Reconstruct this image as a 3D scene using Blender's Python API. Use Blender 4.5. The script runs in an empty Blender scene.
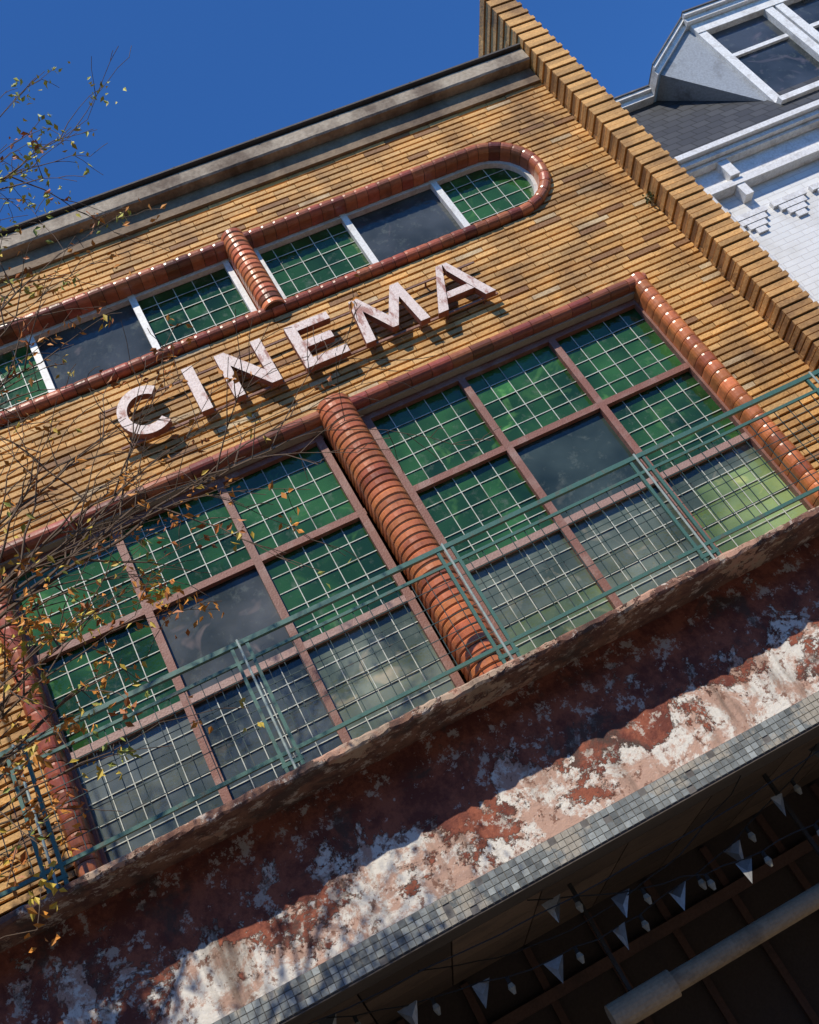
import bpy, random, math
from math import *
from mathutils import Vector, Matrix
random.seed(7)
S=bpy.context.scene
COL=S.collection
def empty(name):
    o=bpy.data.objects.new(name,None);COL.objects.link(o);return o
class MB:
    def __init__(s): s.v=[];s.f=[];s.c=[]
    def face(s,pts,col=(1,1,1)):
        n=len(s.v);s.v+=[tuple(p) for p in pts];s.f.append(tuple(range(n,n+len(pts))));s.c.append(col)
    def box(s,x0,x1,y0,y1,z0,z1,col=(1,1,1)):
        n=len(s.v)
        s.v+=[(x0,y0,z0),(x1,y0,z0),(x1,y1,z0),(x0,y1,z0),(x0,y0,z1),(x1,y0,z1),(x1,y1,z1),(x0,y1,z1)]
        for f in ((0,1,5,4),(1,2,6,5),(2,3,7,6),(3,0,4,7),(4,5,6,7),(3,2,1,0)):
            s.f.append(tuple(n+i for i in f));s.c.append(col)
    def bar(s,p,q,w,h=None,col=(1,1,1),n=4,w2=None):
        p=Vector(p);q=Vector(q);d=(q-p)
        if d.length<1e-6:return
        d.normalize();a=Vector((0,0,1)) if abs(d.z)<.9 else Vector((0,1,0))
        u=d.cross(a).normalized();v=u.cross(d).normalized();h=h or w;w2=w2 if w2 is not None else w
        k=len(s.v)
        for P,W,H in ((p,w,h),(q,w2,w2 if h==w else h)):
            for i in range(n):
                t=2*pi*(i+.5)/n;m=sqrt(2) if n==4 else 1
                s.v.append(tuple(P+u*cos(t)*W/2*m+v*sin(t)*H/2*m))
        for i in range(n):
            s.f.append((k+i,k+(i+1)%n,k+n+(i+1)%n,k+n+i));s.c.append(col)
        s.f.append(tuple(k+i for i in range(n-1,-1,-1)));s.c.append(col)
        s.f.append(tuple(k+n+i for i in range(n)));s.c.append(col)
    def build(s,name,mat,parent=None,smooth=False):
        me=bpy.data.meshes.new(name);me.from_pydata(s.v,[],s.f)
        ca=me.color_attributes.new("Col",'FLOAT_COLOR','CORNER')
        arr=[]
        for p,c in zip(me.polygons,s.c):
            arr+= [c[0],c[1],c[2],1.0]*p.loop_total
        ca.data.foreach_set("color",arr)
        if smooth:
            me.polygons.foreach_set("use_smooth",[True]*len(me.polygons))
        me.materials.append(mat)
        o=bpy.data.objects.new(name,me);COL.objects.link(o)
        if parent: o.parent=parent
        return o
# ---------- materials
def newmat(name):
    m=bpy.data.materials.new(name);m.use_nodes=True;nt=m.node_tree
    return m,nt,nt.nodes['Principled BSDF']
def N(nt,t,**k):
    n=nt.nodes.new(t)
    for a,b in k.items(): setattr(n,a,b)
    return n
def mixc(nt,fac,a,b,mode='MIX'):
    n=N(nt,'ShaderNodeMix',data_type='RGBA',blend_type=mode)
    for s,v in ((n.inputs[0],fac),(n.inputs[6],a),(n.inputs[7],b)):
        if isinstance(v,bpy.types.NodeSocket): nt.links.new(v,s)
        elif isinstance(v,tuple): s.default_value=(*v[:3],1)
        else: s.default_value=v
    return n.outputs[2]
def noise(nt,scale,detail=4,rough=.6,dist=0,stretch=None):
    tc=N(nt,'ShaderNodeTexCoord');mp=N(nt,'ShaderNodeMapping')
    if stretch: mp.inputs['Scale'].default_value=stretch
    nt.links.new(tc.outputs['Object'],mp.inputs[0])
    n=N(nt,'ShaderNodeTexNoise');n.inputs['Scale'].default_value=scale;n.inputs['Detail'].default_value=detail
    n.inputs['Roughness'].default_value=rough;n.inputs['Distortion'].default_value=dist
    nt.links.new(mp.outputs[0],n.inputs['Vector']);return n.outputs[0]
def ramp(nt,src,a,b,va=0.,vb=1.):
    n=N(nt,'ShaderNodeMapRange');n.inputs[1].default_value=a;n.inputs[2].default_value=b;n.inputs[3].default_value=va;n.inputs[4].default_value=vb
    nt.links.new(src,n.inputs[0]);return n.outputs[0]
def bump(nt,bs,src,st=.3,dist=.02):
    b=N(nt,'ShaderNodeBump');b.inputs['Strength'].default_value=st;b.inputs['Distance'].default_value=dist
    nt.links.new(src,b.inputs['Height']);nt.links.new(b.outputs[0],bs.inputs['Normal'])
def attrmat(name,tint=(1,1,1),rough=.8,dirt=(.1,.07,.05),dirtamt=.5,dscale=3,bst=.3,bscale=40,stretch=None,spec=.5,lo=.5,hi=.75,coat=0,dd=4):
    m,nt,bs=newmat(name)
    at=N(nt,'ShaderNodeAttribute',attribute_name='Col')
    c=at.outputs['Color']
    n1=noise(nt,dscale,dd,.65,stretch=stretch)
    c=mixc(nt,ramp(nt,n1,lo,hi,0,dirtamt),c,dirt)
    n2=noise(nt,bscale,1)
    c=mixc(nt,ramp(nt,n2,.35,.65,.0,.35),c,mixc(nt,1.,c,(.55,.5,.45),'MULTIPLY'))
    nt.links.new(c,bs.inputs['Base Color'])
    bs.inputs['Roughness'].default_value=rough;bs.inputs['Specular IOR Level'].default_value=spec
    bs.inputs['Coat Weight'].default_value=coat
    if bst: bump(nt,bs,n2,bst,.01)
    return m
M_brick=attrmat("golden_brick",rough=.75,dirt=(.17,.085,.035),dirtamt=.8,dscale=1.5,bst=.5,bscale=40,lo=.45,hi=.70,dd=7)
M_joint=attrmat("mortar_joint",rough=.95,dirt=(.04,.025,.015),dirtamt=.6,bst=0,dd=2)
M_tile=attrmat("glazed_red_tile",rough=.30,dirt=(.10,.04,.025),dirtamt=.6,dscale=5,bst=.15,bscale=25)
M_wood=attrmat("red_brown_painted_timber",rough=.6,dirt=(.36,.24,.20),dirtamt=.7,dscale=4,bst=.3,bscale=60,lo=.5,hi=.7)
M_white=attrmat("white_paint",rough=.5,dirt=(.30,.26,.22),dirtamt=.6,dscale=6,bst=0)
M_lead=attrmat("pale_glazing_bar",rough=.5,dirt=(.12,.13,.1),dirtamt=.8,dscale=4,bst=0,dd=2)
M_green=attrmat("green_painted_iron",rough=.4,dirt=(.16,.09,.05),dirtamt=.5,dscale=12,bst=0,bscale=80,lo=.55,hi=.75,dd=2)
M_letter=attrmat("peeling_sign_paint",rough=.6,dirt=(.36,.14,.10),dirtamt=.9,dscale=9,bst=.3,bscale=50,lo=.53,hi=.62,stretch=(1,1,.45),dd=7)
M_rust=attrmat("rusty_metal",rough=.8,dirt=(.12,.04,.02),dirtamt=.7,dscale=10,dd=2)
M_plain=attrmat("weathered_surface",rough=.85,dirt=(.04,.03,.025),dirtamt=.6,dscale=3,bst=.2)
M_leaf=attrmat("autumn_leaf",rough=.6,dirt=(.3,.1,.02),dirtamt=.3,bst=0,dd=0)
M_bark=attrmat("bark",rough=.9,dirt=(.05,.04,.03),dirtamt=.5,dscale=10,bst=0,dd=1)
M_mosaic=attrmat("grey_mosaic_tile",rough=.3,dirt=(.42,.38,.31),dirtamt=.9,dscale=2.2,bst=.2,lo=.53,hi=.58,dd=7)
M_cope=attrmat("weathered_concrete",rough=.9,dirt=(.10,.065,.045),dirtamt=.85,dscale=1.6,bst=.6,bscale=22,lo=.44,hi=.66,stretch=(1.3,1,.8),dd=8)
def glassmat():
    m,nt,bs=newmat("cathedral_glass")
    at=N(nt,'ShaderNodeAttribute',attribute_name='Col')
    n1=noise(nt,1.5,3,.5)
    c=mixc(nt,ramp(nt,n1,.35,.62,0,.85),at.outputs['Color'],mixc(nt,1.,at.outputs['Color'],(.22,.27,.22),'MULTIPLY'))  # large dark patches mimic uneven reflections and interior, painted into the colour
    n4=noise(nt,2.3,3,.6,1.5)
    c=mixc(nt,ramp(nt,n4,.6,.72,0,.45),c,mixc(nt,1.,at.outputs['Color'],(2.8,2.0,1.8),'MULTIPLY'))  # lighter patches stand in for reflections, also put into the colour
    n3=noise(nt,9,5,.7)
    c=mixc(nt,ramp(nt,n3,.56,.85,0,.5),c,(.22,.24,.19))
    nt.links.new(c,bs.inputs['Base Color']);bs.inputs['Roughness'].default_value=.08
    bs.inputs['Specular IOR Level'].default_value=.42
    n2=noise(nt,22,1,.5);bump(nt,bs,n2,.2,.01)
    return m
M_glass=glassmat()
def peelmat(name,upper,z0,z1,cream=(.62,.55,.46),dk=.45,g0=-.10,g1=.16,detail=10):
    m,nt,bs=newmat(name)
    tc=N(nt,'ShaderNodeTexCoord');sx=N(nt,'ShaderNodeSeparateXYZ');nt.links.new(tc.outputs['Object'],sx.inputs[0])
    g=ramp(nt,sx.outputs['Z'],z0,z1,g0,g1)
    n1=noise(nt,1.7,detail,.74,.25)
    ad=N(nt,'ShaderNodeMath',operation='ADD');nt.links.new(n1,ad.inputs[0]);nt.links.new(g,ad.inputs[1])
    f=ramp(nt,ad.outputs[0],.49,.51)
    n2=noise(nt,4.5,7,.75)
    red=mixc(nt,ramp(nt,n2,.42,.58),upper,(upper[0]*dk,upper[1]*dk*.85,upper[2]*dk))
    red=mixc(nt,ramp(nt,noise(nt,7,8,.78),.555,.585,0,.9),red,(.52,.44,.37))
    red=mixc(nt,ramp(nt,noise(nt,2.2,6,.7,.4),.54,.62,0,.85),red,(.07,.045,.035))
    cr=mixc(nt,ramp(nt,noise(nt,2.6,8,.78,.3),.47,.53,0,.85),cream,(.46,.25,.17))
    cr=mixc(nt,ramp(nt,noise(nt,11,7,.78),.555,.59,0,.9),cr,(.20,.09,.055))
    cr=mixc(nt,ramp(nt,noise(nt,1.3,5,.65,stretch=(2.6,1,.45)),.52,.68,0,.8),cr,(.13,.09,.065))
    c=mixc(nt,f,cr,red)
    nt.links.new(c,bs.inputs['Base Color']);bs.inputs['Roughness'].default_value=.85
    s=N(nt,'ShaderNodeMath',operation='ADD');nt.links.new(f,s.inputs[0]);nt.links.new(n2,s.inputs[1])
    bump(nt,bs,s.outputs[0],.9,.02)
    return m
M_peel=peelmat("peeling_render",(.32,.095,.05),-3.3,-2.2,cream=(.72,.67,.59),g0=-.09,g1=.16)

# =================== CINEMA BUILDING ===================
B=empty("cinema_building")
FY=-.15
P=.076
def opening(z):
    w=0
    if 2.44<z<3.56: w=2.8+sqrt(max(0,.56**2-(z-3)**2))
    if -2.2<z<1.07: w=3.35
    return w
mb=MB();mj=MB()
z=-2.1;row=0
while z<4.32:
    zc=z+P/2;w=opening(zc)
    ivs=[(-4.1,4.1)] if w==0 else [(-4.1,-w),(w,4.1)]
    rk=random.gauss(1,.08)
    for a,b in ivs:
        mj.box(a,b,FY+.040,.14,z,z+P,(.11,.06,.03))
        x=a-random.uniform(0,.3)
        while x<b:
            L=random.choice((.25,.31,.31,.37))
            x0=max(a,x+.003);x1=min(b,x+L-.003)
            if x1-x0>.02:
                k=rk*random.gauss(1,.12);h=random.uniform(-.04,.04)
                c=(.63*k,(.350+h*.6)*k,(.115+h*.6)*k)
                if random.random()<.06: c=(.30,.15,.06)
                if random.random()<.03: c=(.64,.47,.26)
                dy=random.uniform(-.004,.004);dz=random.uniform(-.002,.002)
                mb.box(x0,x1,FY+dy,FY+.045,z+.013+dz,z+P-.013+dz,c)
            x+=L
    z+=P;row+=1
mb.build("brick_courses",M_brick,B);mj.build("mortar_backing",M_joint,B)
mb=MB();mj=MB()
for sx in (1,-1):
    xa,xb=(4.1,4.42) if sx>0 else (-4.42,-4.1)
    mj.box(xa+.03,xb-.03,-.39,2.0,-2.3,5.62,(.13,.07,.035))
    z=-2.3;r=0
    while z<5.62:
        o=.016 if r%2 else 0
        for (y0,y1) in ((-.42-o,-.20),(-.197,.1),(.103,.4),(.403,.7),(.703,1.0),(1.003,1.3),(1.303,1.6),(1.603,2.0)):
            k=random.gauss(1,.15)
            mb.box(xa-o*.8+random.uniform(-.003,.003),xb+o*.8,y0,y1,z+.010,z+P-.010,(.63*k,.345*k,.115*k))
        z+=P;r+=1
mb.build("pier_bricks",M_brick,B);mj.build("pier_core",M_joint,B)
def rough_slab(x0,x1,y0,y1,z0,z1,step,amp,name,mat,col=(1,1,1)):
    m=MB();n=int((x1-x0)/step);pr=None;lf=0
    for i in range(n+1):
        x=x0+(x1-x0)*i/n
        lf=lf*.8+random.gauss(0,1)*amp*.35
        e=amp*(random.random()-.5)+lf*.6;g=amp*(random.random()-.5)+lf*.4
        r=[(x,y1,z0),(x,y0+e+.015,z0+g*.5),(x,y0+e*.6,z0+.02+g),(x,y0+e*.4,z1-.015+g*.5),(x,y0+.02+e,z1),(x,y1,z1)]
        if pr:
            for j in range(5): m.face([pr[j],pr[j+1],r[j+1],r[j]],col)
        else: m.face(r,col)
        pr=r
    m.face(pr[::-1],col);return m.build(name,mat,B)
rough_slab(-4.09,4.085,-.32,.25,4.45,4.66,.1,.005,"parapet_coping",M_cope,(.40,.33,.25))
mb=MB();mb.box(-4.09,4.085,-.19,.14,4.20,4.446,(.24,.17,.11));mb.build("parapet_band",M_cope,B)
mb=MB();mb.box(-4.09,4.09,-.36,.3,4.682,4.705,(.09,.08,.075))
for i in range(9): mb.box(-4+i*.95,-3.985+i*.95,-.363,-.355,4.675,4.708,(.05,.05,.05))
mb.build("parapet_flashing",M_plain,B)
mb=MB();mb.box(-4.4,4.4,2.7,9,-6.17,4.19,(.3,.2,.12));mb.build("building_core",M_plain,B)
mb=MB();mb.box(-4.06,4.06,.25,2.69,4.2,4.30,(.1,.1,.1));mb.build("flat_roof",M_plain,B)
def sweep(mb,path,prof,period,gap,colf,bulge=0.0,sub=2):
    s=[0]
    for a,b in zip(path,path[1:]): s.append(s[-1]+hypot(b[0]-a[0],b[1]-a[1]))
    def at(t):
        t=max(0,min(s[-1]-1e-9,t))
        lo,hi=0,len(s)-1
        while hi-lo>1:
            m=(lo+hi)//2
            if s[m]<=t: lo=m
            else: hi=m
        f=(t-s[lo])/(s[lo+1]-s[lo]);A=path[lo];Bq=path[lo+1]
        return [A[i]+(Bq[i]-A[i])*f for i in range(4)]
    cn=sum(p[0] for p in prof)/len(prof)
    ymax=max(p[1] for p in prof)
    n=max(1,int(round(s[-1]/period)));pe=s[-1]/n
    for k in range(n):
        a=k*pe+gap/2;b=(k+1)*pe-gap/2;col=colf();j=random.gauss(0,.006) if gap else 0
        j2=random.gauss(0,.006) if gap else 0
        rings=[]
        st=[(0,1-bulge),(.18,1),(.82,1),(1,1-bulge)] if bulge else [(i/sub,1) for i in range(sub+1)]
        for fr,sc in st:
            sc+=j+j2*(fr-.5)
            X,Z,nx,nz=at(a+(b-a)*fr)
            rings.append([(X+nx*(cn+(p[0]-cn)*sc),ymax+(p[1]-ymax)*sc,Z+nz*(cn+(p[0]-cn)*sc)) for p in prof])
        for r1,r2 in zip(rings,rings[1:]):
            for i in range(len(prof)-1):
                mb.face([r1[i],r1[i+1],r2[i+1],r2[i]],col)
        mb.face(rings[0],col);mb.face(rings[-1][::-1],col)
def halfround(r,y0,back_in,back_out,c=0,n=10,ry=None):
    ry=ry or r
    pr=[(c-r,back_in)]
    for i in range(n+1):
        t=pi*i/n;pr.append((c-r*cos(t),y0-ry*sin(t)))
    pr.append((c+r,back_out));return pr
def tcol(base=(.42,.125,.05),v=.16):
    def f():
        k=random.gauss(1,v);h=random.uniform(-.02,.02)
        if random.random()<.05:k*=1.4
        if random.random()<.06:k*=.5
        return (base[0]*k,(base[1]+h)*k,base[2]*k)
    return f
def stadium(R,xc,zc,n=24):
    pts=[]
    for i in range(41): pts.append((-xc+2*xc*i/40,zc+R,0,1))
    for i in range(1,n+1):
        t=pi/2-pi*i/n;pts.append((xc+R*cos(t),zc+R*sin(t),cos(t),sin(t)))
    for i in range(1,41): pts.append((xc-2*xc*i/40,zc-R,0,-1))
    for i in range(1,n+1):
        t=-pi/2-pi*i/n;pts.append((-xc+R*cos(t),zc+R*sin(t),cos(t),sin(t)))
    return pts
mt=MB();mc=MB()
dark=lambda:(.09,.04,.025)
pth=stadium(.54,2.8,3.0)
sweep(mt,pth,halfround(.066,FY-.005,0.02,FY+.03,n=9,ry=.07),.135,.007,tcol((.38,.11,.05),.2),bulge=.02)
sweep(mc,pth,halfround(.060,FY+.002,0.02,FY+.03,ry=.063),.135,0,dark)
head=[(-3.4+6.8*i/50,1.04,0,1) for i in range(51)]
sweep(mt,head,halfround(.066,FY-.005,-.02,FY+.03,n=9,ry=.065),.22,.007,tcol((.29,.085,.045),.2))
sweep(mc,head,halfround(.060,FY+.002,-.02,FY+.03,n=9,ry=.058),.22,0,dark)
for sx in (1,-1):
    jp=[(sx*3.32,-2.05+i*.1,sx,0) for i in range(31)]+[(sx*3.32,1.10,sx,0)]
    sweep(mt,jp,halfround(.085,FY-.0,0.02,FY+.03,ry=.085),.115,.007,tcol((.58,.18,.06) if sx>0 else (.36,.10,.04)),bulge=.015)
    sweep(mc,jp,halfround(.078,FY+.004,0.02,FY+.03,ry=.077),.115,0,dark)
for (za,zb,r) in ((-2.05,1.1,.17),(2.44,3.62,.125)):
    jp=[(0,za+(zb-za)*i/20,1,0) for i in range(21)]
    sweep(mt,jp,halfround(r,-.17,.03,.03,n=16),.074,.005,tcol((.54,.165,.06)),bulge=.028)
    sweep(mc,jp,halfround(r-.009,-.17,.03,.03,n=16),.074,0,dark)
mt.build("glazed_tile_surrounds",M_tile,B);mc.build("tile_grout",M_joint,B)

# ---- windows
mg=MB();ml=MB();mw=MB();mwh=MB()
def pane(x0,x1,z0,z1,nc,nr,colf,y=.03,lead=True,lw=.0075):
    for i in range(nc):
        for j in range(nr):
            a=x0+(x1-x0)*i/nc;b=x0+(x1-x0)*(i+1)/nc;c=z0+(z1-z0)*j/nr;d=z0+(z1-z0)*(j+1)/nr
            t1=random.gauss(0,.0016);t2=random.gauss(0,.0016)
            if not lead:t1=t2=0
            mg.face([(a,y+t1+t2,c),(b,y-t1+t2,c),(b,y-t1-t2,d),(a,y+t1-t2,d)],colf((a+b)/2,(c+d)/2))
    if lead:
        g=(.56,.58,.50)
        for i in range(1,nc):
            x=x0+(x1-x0)*i/nc;ml.box(x-lw/2,x+lw/2,y-.009,y-.004,z0,z1,g)
        for j in range(1,nr):
            z=z0+(z1-z0)*j/nr;ml.box(x0,x1,y-.010,y-.0045,z-lw/2,z+lw/2,g)
def green(k=1):
    def f(x,z):
        q=k*random.gauss(1,.16)
        if random.random()<.03: q*=1.8
        return (.034*q,.118*q,.030*q)
    return f
def tone(c,v=.08):
    def f(x,z):
        q=random.gauss(1,v);return (c[0]*q,c[1]*q,c[2]*q)
    return f
Zs=[.92,0,-.93,-1.95]
for side in (1,-1):
    for k in range(3):
        xa,xb=.245+k,1.245+k
        if side<0: xa,xb=-xb,-xa
        for r in range(3):
            zt,zb=Zs[r],Zs[r+1]
            lead=True;cf=green(1.05 if r==0 else .8)
            if r==1 and k==1: lead=False;cf=tone((.05,.07,.06) if side>0 else (.10,.105,.10),.0)
            if side<0 and r==1 and k==2: cf=green(.7)
            if r==2:  # bottom row: sky reflection and lit curtains painted into the pane colours
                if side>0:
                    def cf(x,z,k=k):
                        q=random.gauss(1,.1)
                        if k==2 and z<-1.3+.25*(x-2.2): return (.28*q,.38*q,.15*q)  # sunlit lime area below a slanted edge, painted into the pane
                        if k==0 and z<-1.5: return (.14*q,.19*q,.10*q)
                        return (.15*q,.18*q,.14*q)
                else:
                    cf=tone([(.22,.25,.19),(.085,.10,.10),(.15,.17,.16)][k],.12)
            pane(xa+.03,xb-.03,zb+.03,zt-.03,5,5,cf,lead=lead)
    wc=(.25,.105,.075)
    for k in range(4):
        x=side*(.245+k);mw.box(x-.035,x+.035,-.035,.045,-2.05,.95,(wc[0]*random.gauss(1,.06),wc[1],wc[2]))
    for r,zz in enumerate(Zs[:3]):
        a,b=(.2,3.3) if side>0 else (-3.3,-.2)
        c=wc if r<2 else (.36,.22,.18)
        mw.box(a,b,-.031,.041,zz-.032,zz+.032,c)
    a,b=(.15,3.25) if side>0 else (-3.25,-.15)
    mwh.box(a,b,-.12,.05,.955,.975,(.4,.35,.28))
for side in (1,-1):
    def xx(a,b): return (a,b) if side>0 else (-b,-a)
    a,b=xx(.14,1.2);pane(a,b,2.55,3.48,5,5,green(.7))
    a,b=xx(1.2,2.28);pane(a,b,2.55,3.48,1,1,tone((.07,.078,.08),0),lead=False)
    a,b=xx(2.28,3.3);pane(a,b,2.55,3.48,5,5,green(.8))
    for x in (1.2,2.28): mwh.box(side*x-.035,side*x+.035,-.05,.025,2.5,3.48,(.75,.74,.70))
    mwh.box(side*.165-.03,side*.165+.03,-.045,.023,2.5,3.48,(.75,.74,.70))
mwh2=MB()
sweep(mwh2,stadium(.455,2.8,3.0),[(-.022,.028),(-.022,-.04),(.03,-.04),(.03,.028)],.12,0,lambda:(.66,.64,.60))
mwh2.build("upper_window_frame",M_white,B)
mwh.build("white_window_frames",M_white,B)
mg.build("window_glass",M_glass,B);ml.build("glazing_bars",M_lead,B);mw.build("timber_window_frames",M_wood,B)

# ---- balcony slab, fascia, mosaic
M_lip=peelmat("ledge_render",(.24,.12,.075),-2.0,-2.3,cream=(.42,.30,.21),detail=6)
rough_slab(-4.9,4.7,-.85,.1,-2.19,-2.12,.05,.022,"balcony_slab",M_lip)
mb=MB();mb.box(-4.9,4.7,-.37,.1,-3.26,-2.18);mb.build("canopy_fascia",M_peel,B)
ms=MB();ms.box(-4.9,4.7,-.435,.1,-3.46,-3.262,(.16,.15,.14))
ms.build("canopy_edge_beam",M_plain,B)
ms=MB()
x=-4.9
while x<4.7:
    for j in range(4):
        q=random.choice((.16,.2,.24,.3,.36,.26))*random.gauss(1,.08)
        if random.random()>.04:
            z0=-3.455+j*.048;ms.box(x+.002,x+.050,-.442+random.uniform(-.001,.001),-.43,z0+.002,z0+.045,(q*.93,q,q*.97))
    x+=.053
ms.build("mosaic_strip",M_mosaic,B)
mb=MB()
mb.box(-4.9,4.7,-.43,.0,-3.475,-3.462,(.10,.08,.065))
for i in range(13):
    for j in range(4):
        k=random.gauss(1,.22)
        mb.box(-4.9+i*.74,-4.9+i*.74+.725,.05+j*.6,.05+j*.6+.585,-3.47,-3.44,(.15*k,.10*k,.065*k))
mb.box(-4.9,4.7,0,2.5,-3.439,-3.40,(.02,.015,.015))
mb.build("entrance_soffit",M_plain,B)
mb=MB()
mb.box(-4.9,4.7,2.48,2.6,-6.17,-3.40,(.050,.034,.025))
for i in range(14):
    xx0=-4.4+i*.65
    mb.box(xx0,xx0+.07,2.42,2.478,-6.17,-3.5,(.09,.045,.03))
mb.box(-4.9,4.7,2.38,2.415,-4.0,-3.9,(.12,.065,.045))
mb.box(-4.9,-4.3,-.36,2.6,-6.17,-3.48,(.3,.2,.15));mb.box(4.15,4.7,-.36,2.6,-6.17,-3.48,(.3,.2,.15))
mb.build("shopfront",M_plain,B)

# ---- rolled awning
A=empty("rolled_awning")
mb=MB();mb.bar((-.35,.4,-4.40),(4.1,.4,-4.40),.15,col=(.36,.26,.16),n=20);mb.bar((-.42,.4,-4.40),(.10,.4,-4.40),.20,col=(.40,.29,.18),n=20)
mb.build("canvas_roll",M_plain,A)
mb=MB()
for x in (-.2,1.6,3.8): mb.bar((x,.4,-4.3),(x,.4,-3.45),.03,col=(.03,.025,.02))
mb.build("brackets",M_plain,A)

# ---- railing
R=empty("balcony_railing");mr=MB();g=(.065,.155,.12);RY=-.80
posts=[-5.1,-3.40,-1.69,.03,1.79,3.55]
for x in posts:
    for d in (-.06,.06):
        mr.bar((x+d,RY,-2.12),(x+d,RY,-1.05),.026,col=g)
    mr.bar((x,RY-.015,-2.12),(x,RY-.015,-1.02),.02,col=(.35,.42,.38),n=8)
    mr.bar((x-.08,RY,-2.06),(x+.08,RY,-2.06),.03,col=g);mr.bar((x,RY,-2.1),(x,-.35,-2.1),.03,col=g)
mr.bar((-5.1,RY,-1.05),(4.1,RY,-1.05),.038,col=g)
mr.bar((-5.1,RY,-1.20),(4.1,RY,-1.20),.024,col=g)
mr.bar((-5.1,RY,-1.98),(4.1,RY,-1.98),.028,col=g)
gd=(.03,.06,.05)
for a,b in zip(posts,posts[1:]):
    n=14
    for i in range(1,n):
        x=a+(b-a)*i/n;mr.bar((x,RY+.006,-1.98),(x,RY+.006,-1.20),.006,col=gd)
    for j in range(1,6):
        z=-1.98+.78*j/6;mr.bar((a,RY-.001,z),(b,RY-.001,z),.0055,col=gd)
mr.build("ironwork",M_green,R)

# ---- CINEMA letters
L=empty("cinema_sign_letters")
H=.56;ZB=1.50
FC=(.76,.62,.55);SC=(.27,.09,.055);LY0,LY1=-.315,-.235
def poly_letter(name,outl):
    m=MB();y0,y1=LY0,LY1
    for o in outl:
        m.face([(x,y0,z) for x,z in o],FC);m.face([(x,y1,z) for x,z in o][::-1],SC)
        n=len(o)
        for i in range(n):
            a=o[i];b=o[(i+1)%n];m.face([(a[0],y0,a[1]),(a[0],y1,a[1]),(b[0],y1,b[1]),(b[0],y0,b[1])],SC)
    return m.build(name,M_letter,L)
def rect(x0,x1,z0,z1): return [(x0,z0),(x1,z0),(x1,z1),(x0,z1)]
def arcletter(name,cx,cz,ro,ri,a0,a1,sx=.92):
    n=28;o=[]
    for i in range(n+1):
        a=radians(a0+(a1-a0)*i/n);o.append((cx+ro*sx*cos(a),cz+ro*sin(a)))
    for i in range(n,-1,-1):
        a=radians(a0+(a1-a0)*i/n);o.append((cx+ri*sx*cos(a),cz+ri*sin(a)))
    m=MB()
    for i in range(n):
        q=[o[i],o[i+1],o[2*n-i],o[2*n+1-i]]
        m.face([(x,LY0,z) for x,z in q],FC);m.face([(x,LY1,z) for x,z in q][::-1],SC)
    for i in range(2*n+2):
        a=o[i];b=o[(i+1)%(2*n+2)];m.face([(a[0],LY0,a[1]),(a[0],LY1,a[1]),(b[0],LY1,b[1]),(b[0],LY0,b[1])],SC)
    m.build(name,M_letter,L)
arcletter("letter_c",-1.56,ZB+H/2,.285,.185,50,310)
T=ZB+H
poly_letter("letter_i",[rect(-1.11,-1.0,ZB,T)])
poly_letter("letter_n",[rect(-.78,-.68,ZB,T),rect(-.41,-.31,ZB,T),[(-.679,T),(-.679,T-.18),(-.411,ZB),(-.411,ZB+.18)]])
poly_letter("letter_e",[rect(-.06,.045,ZB,T),rect(.046,.39,ZB,ZB+.095),rect(.046,.33,ZB+.235,ZB+.325),rect(.046,.39,T-.095,T)])
poly_letter("letter_m",[[(.56,ZB),(.66,ZB),(.72,T),(.63,T)],[(1.14,ZB),(1.24,ZB),(1.17,T),(1.08,T)],[(.721,T),(.70,T-.17),(.87,ZB+.06),(.93,ZB+.06),(.90,ZB+.22)],[(1.079,T),(.901,ZB+.22),(.931,ZB+.06),(1.098,T-.17)]])
poly_letter("letter_a",[[(1.33,ZB),(1.44,ZB),(1.66,T),(1.59,T)],[(1.85,ZB),(1.96,ZB),(1.71,T),(1.661,T),(1.661,T-.10)],[(1.50,ZB+.13),(1.79,ZB+.13),(1.755,ZB+.21),(1.53,ZB+.21)]])
mb=MB()
mb.bar((-1.9,-.22,ZB+.03),(2.0,-.22,ZB+.03),.022,col=(.3,.16,.12));mb.bar((-1.9,-.22,T-.05),(2.0,-.22,T-.05),.018,col=(.22,.12,.09))
for x in (-1.7,-1.05,-.7,-.35,0,.65,1.15,1.45,1.85):
    for zz in (ZB+.03,T-.05): mb.bar((x,-.22,zz),(x,-.13,zz),.015,col=(.2,.1,.07))
mb.build("sign_rails",M_rust,L)
CB=MB()
def cable(pts,w=.008,col=(.03,.03,.03)):
    for a,b in zip(pts,pts[1:]): CB.bar(a,b,w,col=col,n=5)
cable([(.38+.06*i,-.2-.02*sin(pi*i/12),1.5-.30*sin(pi*i/24)-.005*i) for i in range(13)])
cable([(-4.1+.42*i,-.17,1.28-.04*sin(pi*i/5)**2) for i in range(11)],.007)
CB.build("facade_cable",M_plain,B)

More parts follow.
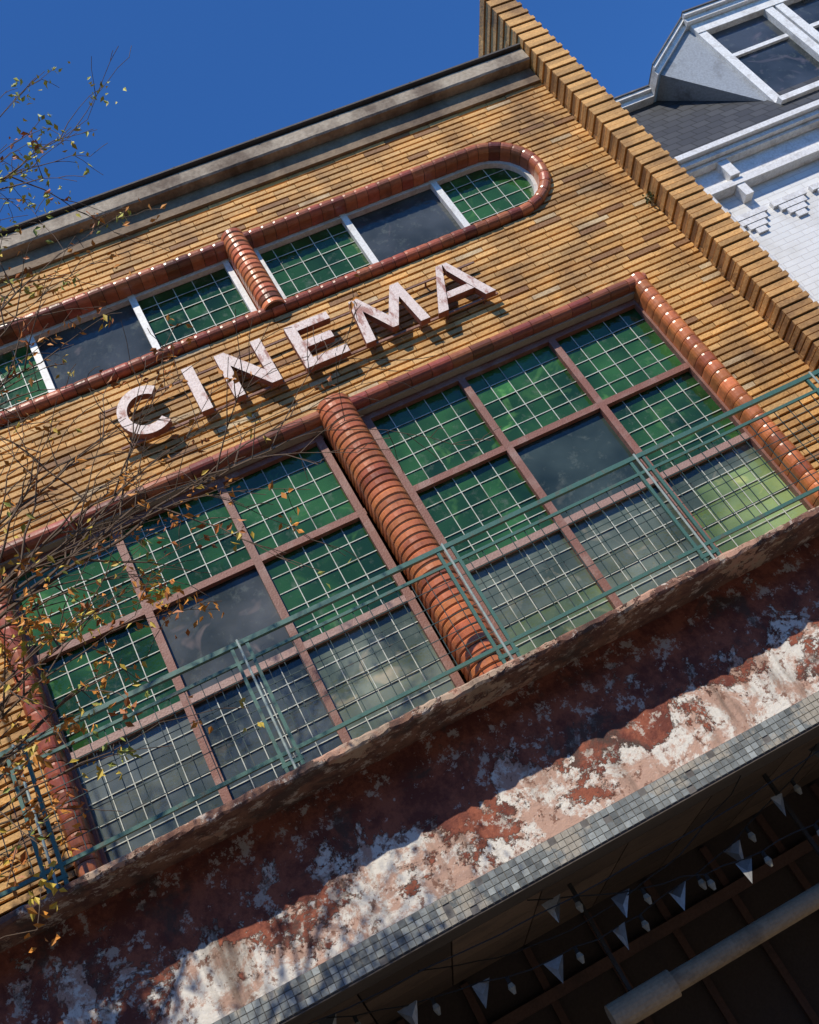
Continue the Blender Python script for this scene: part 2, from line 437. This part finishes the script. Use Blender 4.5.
# =================== NEIGHBOUR ===================
NB=empty("white_town_house")
mnb,nt,bs=newmat("white_painted_brick")
tc=N(nt,'ShaderNodeTexCoord');mp=N(nt,'ShaderNodeMapping');mp.inputs['Rotation'].default_value=(pi/2,0,0)
nt.links.new(tc.outputs['Object'],mp.inputs[0]);br=N(nt,'ShaderNodeTexBrick');br.inputs['Scale'].default_value=1
br.inputs['Brick Width'].default_value=.22;br.inputs['Row Height'].default_value=.07;br.inputs['Mortar Size'].default_value=.005
br.inputs['Color1'].default_value=(.74,.73,.70,1);br.inputs['Color2'].default_value=(.70,.69,.66,1);br.inputs['Mortar'].default_value=(.62,.60,.57,1)
nt.links.new(mp.outputs[0],br.inputs['Vector']);c=mixc(nt,ramp(nt,noise(nt,3,6),.48,.75,0,.5),br.outputs[0],(.45,.41,.35));nt.links.new(c,bs.inputs['Base Color'])
inv=N(nt,'ShaderNodeMath',operation='SUBTRACT');inv.inputs[0].default_value=1;nt.links.new(br.outputs['Fac'],inv.inputs[1]);bump(nt,bs,inv.outputs[0],.5,.008);bs.inputs['Roughness'].default_value=.6
W=(.78,.77,.75)
mb=MB();mb.box(4.45,11,-.12,8,-6.17,1.95);mb.build("wall",mnb,NB)
mb=MB()
mb.box(4.45,11,-.30,.1,1.96,2.0,W);mb.box(4.45,11,-.36,.1,2.003,2.06,W);mb.box(4.45,11,-.42,.1,2.063,2.13,W);mb.box(4.45,11,-.20,-.05,1.70,1.957,W)
mb.box(4.45,11,-.25,-.06,1.62,1.70,W)
x=4.9
while x<11:
    mb.box(x,x+.12,-.29,-.19,1.72,1.955,W);mb.box(x+.01,x+.11,-.24,-.12,1.45,1.618,W);x+=1.35
x=4.62
while x<11:
    for k in range(4): mb.box(x+k*.05,x+.42-k*.05,-.165+k*.006,-.11,1.30-k*.075-.07,1.30-k*.075,W)
    x+=.5
mb.bar((4.56,-.22,1.62),(4.56,-.22,-6.17),.09,col=W,n=12);mb.bar((4.56,-.22,1.30),(4.56,-.22,1.36),.12,col=W,n=12);mb.bar((4.56,-.22,-.2),(4.56,-.22,-.14),.12,col=W,n=12)
mb.build("cornice",M_white,NB)
msl,nt,bs=newmat("slate")
tc=N(nt,'ShaderNodeTexCoord');mp=N(nt,'ShaderNodeMapping');mp.inputs['Rotation'].default_value=(pi/2,0,0);nt.links.new(tc.outputs['Object'],mp.inputs[0])
br=N(nt,'ShaderNodeTexBrick');br.inputs['Scale'].default_value=1;br.inputs['Brick Width'].default_value=.2;br.inputs['Row Height'].default_value=.13;br.inputs['Mortar Size'].default_value=.008
br.inputs['Color1'].default_value=(.025,.027,.033,1);br.inputs['Color2'].default_value=(.048,.05,.056,1);br.inputs['Mortar'].default_value=(.008,.008,.008,1)
nt.links.new(mp.outputs[0],br.inputs['Vector']);nt.links.new(br.outputs[0],bs.inputs['Base Color']);bs.inputs['Roughness'].default_value=.6
mb=MB();mb.face([(4.43,-.1,2.12),(11,-.1,2.12),(11,.58,4.0),(4.43,.58,4.0)]);mb.face([(4.43,.58,4.0),(11,.58,4.0),(11,5,4.4),(4.43,5,4.4)])
mb.face([(4.43,-.1,2.12),(4.43,.58,4.0),(4.43,5,4.4),(4.43,5,2.12)]);mb.build("slate_mansard_roof",msl,NB)
mb=MB()
def mould(p,q,d0,d1,th,c=W):
    (xa,za),(xb,zb)=p,q
    v=[(xa,d0,za),(xb,d0,zb),(xb,d1,zb),(xa,d1,za),(xa,d0,za+th),(xb,d0,zb+th),(xb,d1,zb+th),(xa,d1,za+th)]
    for f in ((0,1,5,4),(1,2,6,5),(2,3,7,6),(3,0,4,7),(4,5,6,7),(3,2,1,0)): mb.face([v[i] for i in f],c)
for p,q,d in (((4.43,3.98),(5.62,3.98),.46),((5.62,3.98),(6.45,4.58),.17),((6.45,4.58),(9.6,4.58),.10)):
    mould(p,q,d,2.5,.075);mould((p[0],p[1]+.077),(q[0],q[1]+.077),d-.05,2.5,.045);mould((p[0],p[1]+.124),(q[0],q[1]+.124),d-.07,2.5,.02,(.12,.12,.13))
mb.build("roof_moulding",M_white,NB)
mb=MB();gr=(.30,.33,.37)
mb.face([(5.70,.22,4.02),(6.5,.22,2.95),(6.5,.22,4.6),(6.45,.22,4.6)],gr)
mb.face([(5.70,.22,4.02),(6.5,.22,2.95),(6.5,2.0,2.95),(5.70,2.0,4.02)],gr)
mb.face([(6.45,.27,4.5),(9.6,.27,4.5),(9.6,.27,4.62),(6.45,.27,4.62)],gr)
mb.build("dormer_cheek",M_plain,NB)
mb=MB();W2=(.8,.8,.78)
mb.box(6.5,9.6,.16,.3,4.40,4.575,W2);mb.box(6.5,9.6,.08,.3,2.78,2.86,W2);mb.box(6.5,9.6,.2,.3,2.2,2.777,W2)
for x in (6.5,7.5,7.66,8.66,9.4): mb.box(x,x+.12,.17,.3,2.863,4.397,W2)
for x in (6.64,7.80): mb.box(x,x+.83,.21,.29,3.85,3.91,W2)
mb.build("dormer_window_frame",M_white,NB)
mb=MB();mb.box(6.5,9.6,.25,.27,2.86,4.40,(.06,.07,.085));mb.build("dormer_glass",M_glass,NB)
LN=empty("brick_town_house");mb=MB();mb.box(-11,-4.92,-.1,8,-6.17,3.2,(.30,.14,.09));mb.build("wall",M_plain,LN)
mb=MB();mg3=MB()
for i in range(3):
    for zz in (-1.5,1.0,-4.8):
        x=-10.4+i*1.9;mb.box(x,x+1.0,-.14,-.103,zz,zz+1.6,W);mg3.box(x+.1,x+.9,-.15,-.142,zz+.1,zz+1.5,(.03,.035,.04))
mb.box(-11,-4.92,-.3,.2,3.2,3.45,W);mb.build("window_frames",M_white,LN);mg3.build("window_glass",M_glass,LN)
mb=MB();mb.face([(-11,-.3,3.45),(-4.92,-.3,3.45),(-4.92,4,5.5),(-11,4,5.5)]);mb.face([(-4.92,-.3,3.45),(-4.92,8,3.45),(-4.92,4,5.5)]);mb.build("slate_roof",msl,LN)
OT=empty("terraced_houses");mb=MB();mw_=MB();mg4=MB()
for i in range(9):
    x=-36+i*8;h=random.uniform(2.2,4.0);c=random.choice(((.28,.14,.09),(.42,.36,.28),(.34,.2,.13),(.5,.47,.42)))
    mb.box(x,x+7.98,-26,-18,-6.17,h,c)
    for zz in (-5.2,-2.4,.2):
        for k in range(3):
            xw=x+1+k*2.4;mw_.box(xw,xw+1.2,-17.99,-17.95,zz,zz+1.7,W);mg4.box(xw+.1,xw+1.1,-17.94,-17.93,zz+.1,zz+1.6,(.03,.035,.04))
    mw_.box(x,x+7.98,-17.99,-17.7,h-.3,h,W)
mb.build("walls",M_plain,OT);mw_.build("window_frames",M_white,OT);mg4.build("window_glass",M_glass,OT)

# =================== BUNTING ===================
BU=empty("bunting");ms_=MB();mf=MB();ml_=MB()
def string(p,q,sag,n,flags=True,ph=0):
    p=Vector(p);q=Vector(q);pr=None
    for i in range(n+1):
        f=i/n;c=p.lerp(q,f)-Vector((0,0,sag*4*f*(1-f)))+Vector((0,0,random.gauss(0,.010)))
        if pr is not None: ms_.bar(pr,c,.008,col=(.02,.02,.02))
        if flags and i%3==ph and random.random()<.85:
            w=.08;h=.17;a=random.uniform(-1.3,1.3);dx=cos(a)*w;dy=sin(a)*w;l=random.uniform(-.07,.07)
            a0=(c.x-dx,c.y-dy,c.z);b0=(c.x+dx,c.y+dy,c.z);m0=(c.x+l*.5,c.y-.03,c.z-.08);t0=(c.x+l,c.y+l,c.z-h)
            for fc in ([a0,m0,t0],[m0,b0,t0],[a0,b0,m0]):
                k=random.choice((.5,.12,.3,.2));mf.face(fc,(k,k,k*.95))
        elif flags and i%3==(ph+1)%3 and i>0:
            ml_.bar((c.x,c.y,c.z),(c.x,c.y,c.z-.045),.03,col=(.015,.015,.015),n=8);ml_.bar((c.x,c.y,c.z-.045),(c.x,c.y,c.z-.075),.035,col=(.3,.28,.22),n=10,w2=.055);ml_.bar((c.x,c.y,c.z-.075),(c.x,c.y,c.z-.12),.055,col=(.3,.28,.22),n=10,w2=.02)
        pr=c
string((-2.2,.05,-3.50),(2.0,.15,-3.5),.42,24)
string((-.6,.0,-3.48),(3.4,.1,-3.48),.50,26,True,1)
string((-2.6,-.30,-3.5),(3.0,-.25,-3.5),.15,20,False)
string((-1.5,.3,-3.5),(1.2,-.2,-3.48),.3,20,False)
ms_.build("strings",M_plain,BU);mf.build("flags",M_white,BU);ml_.build("lamps",M_plain,BU)

# =================== TREE ===================
TR=empty("autumn_tree");mt=MB();mlf=MB()
rng=random.Random(11)
def leaf(p,size,col):
    d=Vector((rng.gauss(0,1),rng.gauss(0,1),rng.gauss(-.5,.8))).normalized()
    u=d.cross(Vector((rng.gauss(0,1),rng.gauss(0,1),rng.gauss(0,1)))).normalized()
    nn=d.cross(u)*size*.12
    a=p+d*size*.4+u*size*.26+nn;b=p+d*size;c=p+d*size*.4-u*size*.26+nn
    mlf.face([p,a,b],col);mlf.face([p,b,c],col)
def lcol(yel=0):
    r=rng.random()
    if yel and r<.75: return (.52,.50,.07)
    if r<.5: return (.66,.26,.03)
    if r<.75: return (.58,.42,.05)
    if r<.9: return (.42,.13,.02)
    return (.30,.34,.06)
def branch(p,q,r0,depth,dens,wob=.06,col=(.13,.085,.055),yel=0,side=.72,lo=.25):
    p=Vector(p);q=Vector(q);L=(q-p).length;n=max(3,int(L/.13));pts=[p]
    off=Vector((0,0,0))
    for i in range(1,n+1):
        f=i/n;off+=Vector((rng.gauss(0,1),rng.gauss(0,1),rng.gauss(0,1)))*wob*L/n*1.6
        pts.append(p.lerp(q,f)+off+Vector((0,0,.08*L*sin(pi*f))))
    for i in range(n):
        ra=max(.0022,r0*(1-i/n)**.8);rb=max(.002,r0*(1-(i+1)/n)**.8)
        mt.bar(pts[i],pts[i+1],ra*2,col=col,n=5,w2=rb*2)
    for i in range(1,n+1):
        d=(pts[i]-pts[i-1]).normalized()
        if depth>0 and i>n*lo and rng.random()<side:
            dd=(d+Vector((rng.gauss(0,.55),rng.gauss(0,.55),rng.gauss(.05,.55)))).normalized()
            l=L*rng.uniform(.2,.45)*(1.1-i/n*.5)
            branch(pts[i],pts[i]+dd*l,r0*(1-i/n)**.8*.6+.002,depth-1,dens,wob,col,yel,side)
        if depth<=1 and rng.random()<dens:
            c=lcol(yel)
            for k in range(rng.randint(3,8)):
                leaf(pts[i]+Vector((rng.gauss(0,.04),rng.gauss(0,.04),rng.gauss(-.04,.045))),rng.uniform(.035,.065),c)
    return pts
TX,TY=-4.0,-3.0
branch((TX,TY,-6.17),(TX+.1,TY,2.8),.13,0,0,.02)
def limb(z,targets,r,dens,depth=2,yel=0,side=.72):
    b=Vector((TX+.03,TY,z))
    for t_ in targets: branch(b,t_,r,depth,dens,yel=yel,side=side)
limb(.3,[(-1.2,-3,2.15)],.022,.22,2,1)
limb(.9,[(-1.6,-2.9,2.6),(-1.55,-3,1.7)],.02,.20,2,1)
limb(-.9,[(-1.7,-3,.95),(-1.9,-3.2,.5),(-1.85,-3.1,.15)],.022,.20)
limb(-2.0,[(-.3,-2.8,-.75),(-1.2,-3,-1.2),(-1.6,-2.9,-.5),(-1.3,-3,-.75),(-1.7,-3,-1.1)],.017,.08)
limb(-2.7,[(-2.0,-3,-1.5),(-2.15,-2.9,-2.0),(-2.15,-3,-2.35),(-2.1,-3.1,-1.8),(-2.2,-3,-1.65)],.015,.42,2,0,.62)
limb(-3.2,[(-3.0,-3,-2.95),(-2.95,-3,-2.6)],.012,.5,1)
limb(.8,[(-6.5,-3,2.8),(-5.5,-4.5,3.2),(-4.5,-1.8,3.6),(-3.4,-4.8,3.4)],.035,.25)
limb(-.8,[(-6.2,-3.4,1.0),(-5.2,-4.9,.6),(-5.4,-1.6,1.2)],.03,.25)
for i in range(3000):  # dense out-of-view leaf clump, added to cast shade on the lower-left fascia
    c=Vector((-4.42,-3.1,.45));d=Vector((rng.gauss(0,.38),rng.gauss(0,.35),rng.gauss(0,.36)))
    leaf(c+d,rng.uniform(.06,.11),lcol())
limb(-.3,[(-4.6,-3.1,.9),(-5.0,-3.2,.5),(-4.2,-3.3,.9)],.02,.6,1)  # limbs and leaves filling out the added shade clump
mt.build("trunk_and_branches",M_bark,TR);mlf.build("leaves",M_leaf,TR)
mlf=MB()
for i in range(40): leaf(Vector((4.08+rng.gauss(0,.03),-.2+rng.gauss(0,.04),1.95+rng.gauss(0,.04))),.06,(.06,.09,.025))
mlf.build("wall_weed",M_leaf)

# =================== GROUND ===================
def gm(name,c,sc):
    m,nt,bs=newmat(name);nt.links.new(mixc(nt,ramp(nt,noise(nt,sc,5),.3,.7),c,tuple(v*.65 for v in c)),bs.inputs['Base Color']);bs.inputs['Roughness'].default_value=.9;return m
def sheet(name,x0,x1,y0,y1,z,mat):
    mb=MB();mb.face([(x0,y0,z),(x1,y0,z),(x1,y1,z),(x0,y1,z)]);return mb.build(name,mat)
sheet("ground",-500,500,-500,500,-6.30,gm("earth",(.12,.11,.09),1))
sheet("road",-80,80,-14,-5.5,-6.296,gm("asphalt",(.05,.05,.052),5))
mb=MB();mb.box(-80,80,-5.2,3,-6.29,-6.17);mb.build("pavement",gm("paving_stone",(.15,.135,.12),3))
mb=MB();mb.box(-80,80,-5.5,-5.203,-6.29,-6.168);mb.build("kerb",gm("kerb_stone",(.35,.34,.32),3))
mb=MB()
for i in range(30): mb.box(-60+i*4,-58+i*4,-9.8,-9.68,-6.292,-6.290,(.8,.8,.8))
mb.build("road_marking",M_white)

# =================== LIGHT, CAMERA ===================
el=radians(52);az=radians(14)
sv=Vector((-sin(az)*cos(el),-cos(az)*cos(el),sin(el)))
ld=bpy.data.lights.new("sun",'SUN');ld.energy=5.0;ld.angle=radians(.5);ld.color=(1,.93,.80)
lo=bpy.data.objects.new("sun",ld);COL.objects.link(lo);lo.rotation_euler=sv.to_track_quat('Z','Y').to_euler()
w=bpy.data.worlds.new("World");S.world=w;w.use_nodes=True;nt=w.node_tree;bg=nt.nodes['Background']
sk=nt.nodes.new('ShaderNodeTexSky');sk.sky_type='NISHITA';sk.sun_disc=False;sk.sun_elevation=el;sk.sun_rotation=atan2(sv.x,sv.y)%(2*pi)
sk.air_density=1.0;sk.dust_density=0.0;sk.ozone_density=4.0;sk.altitude=0
tn=nt.nodes.new('ShaderNodeMix');tn.data_type='RGBA';tn.blend_type='MULTIPLY';tn.inputs[0].default_value=1;tn.inputs[7].default_value=(.50,1.05,1.70,1)
nt.links.new(sk.outputs[0],tn.inputs[6]);nt.links.new(tn.outputs[2],bg.inputs[0]);bg.inputs[1].default_value=.10
S.view_settings.view_transform='Standard';S.view_settings.look='None';S.view_settings.exposure=0
psi,th,ro=.2385,.5025,.5455
f=Vector((sin(psi)*cos(th),cos(psi)*cos(th),sin(th)));r0=Vector((cos(psi),-sin(psi),0));u0=r0.cross(f)
r=cos(ro)*r0-sin(ro)*u0;u=sin(ro)*r0+cos(ro)*u0
cd=bpy.data.cameras.new("camera");co=bpy.data.objects.new("camera",cd);COL.objects.link(co);S.camera=co
cd.lens=1030.25/1024*36;cd.sensor_width=36;cd.sensor_fit='AUTO';cd.clip_end=2000;cd.clip_start=.05
co.matrix_world=Matrix(((r.x,u.x,-f.x,-1.7442),(r.y,u.y,-f.y,-7.7579),(r.z,u.z,-f.z,-4.5679),(0,0,0,1)))
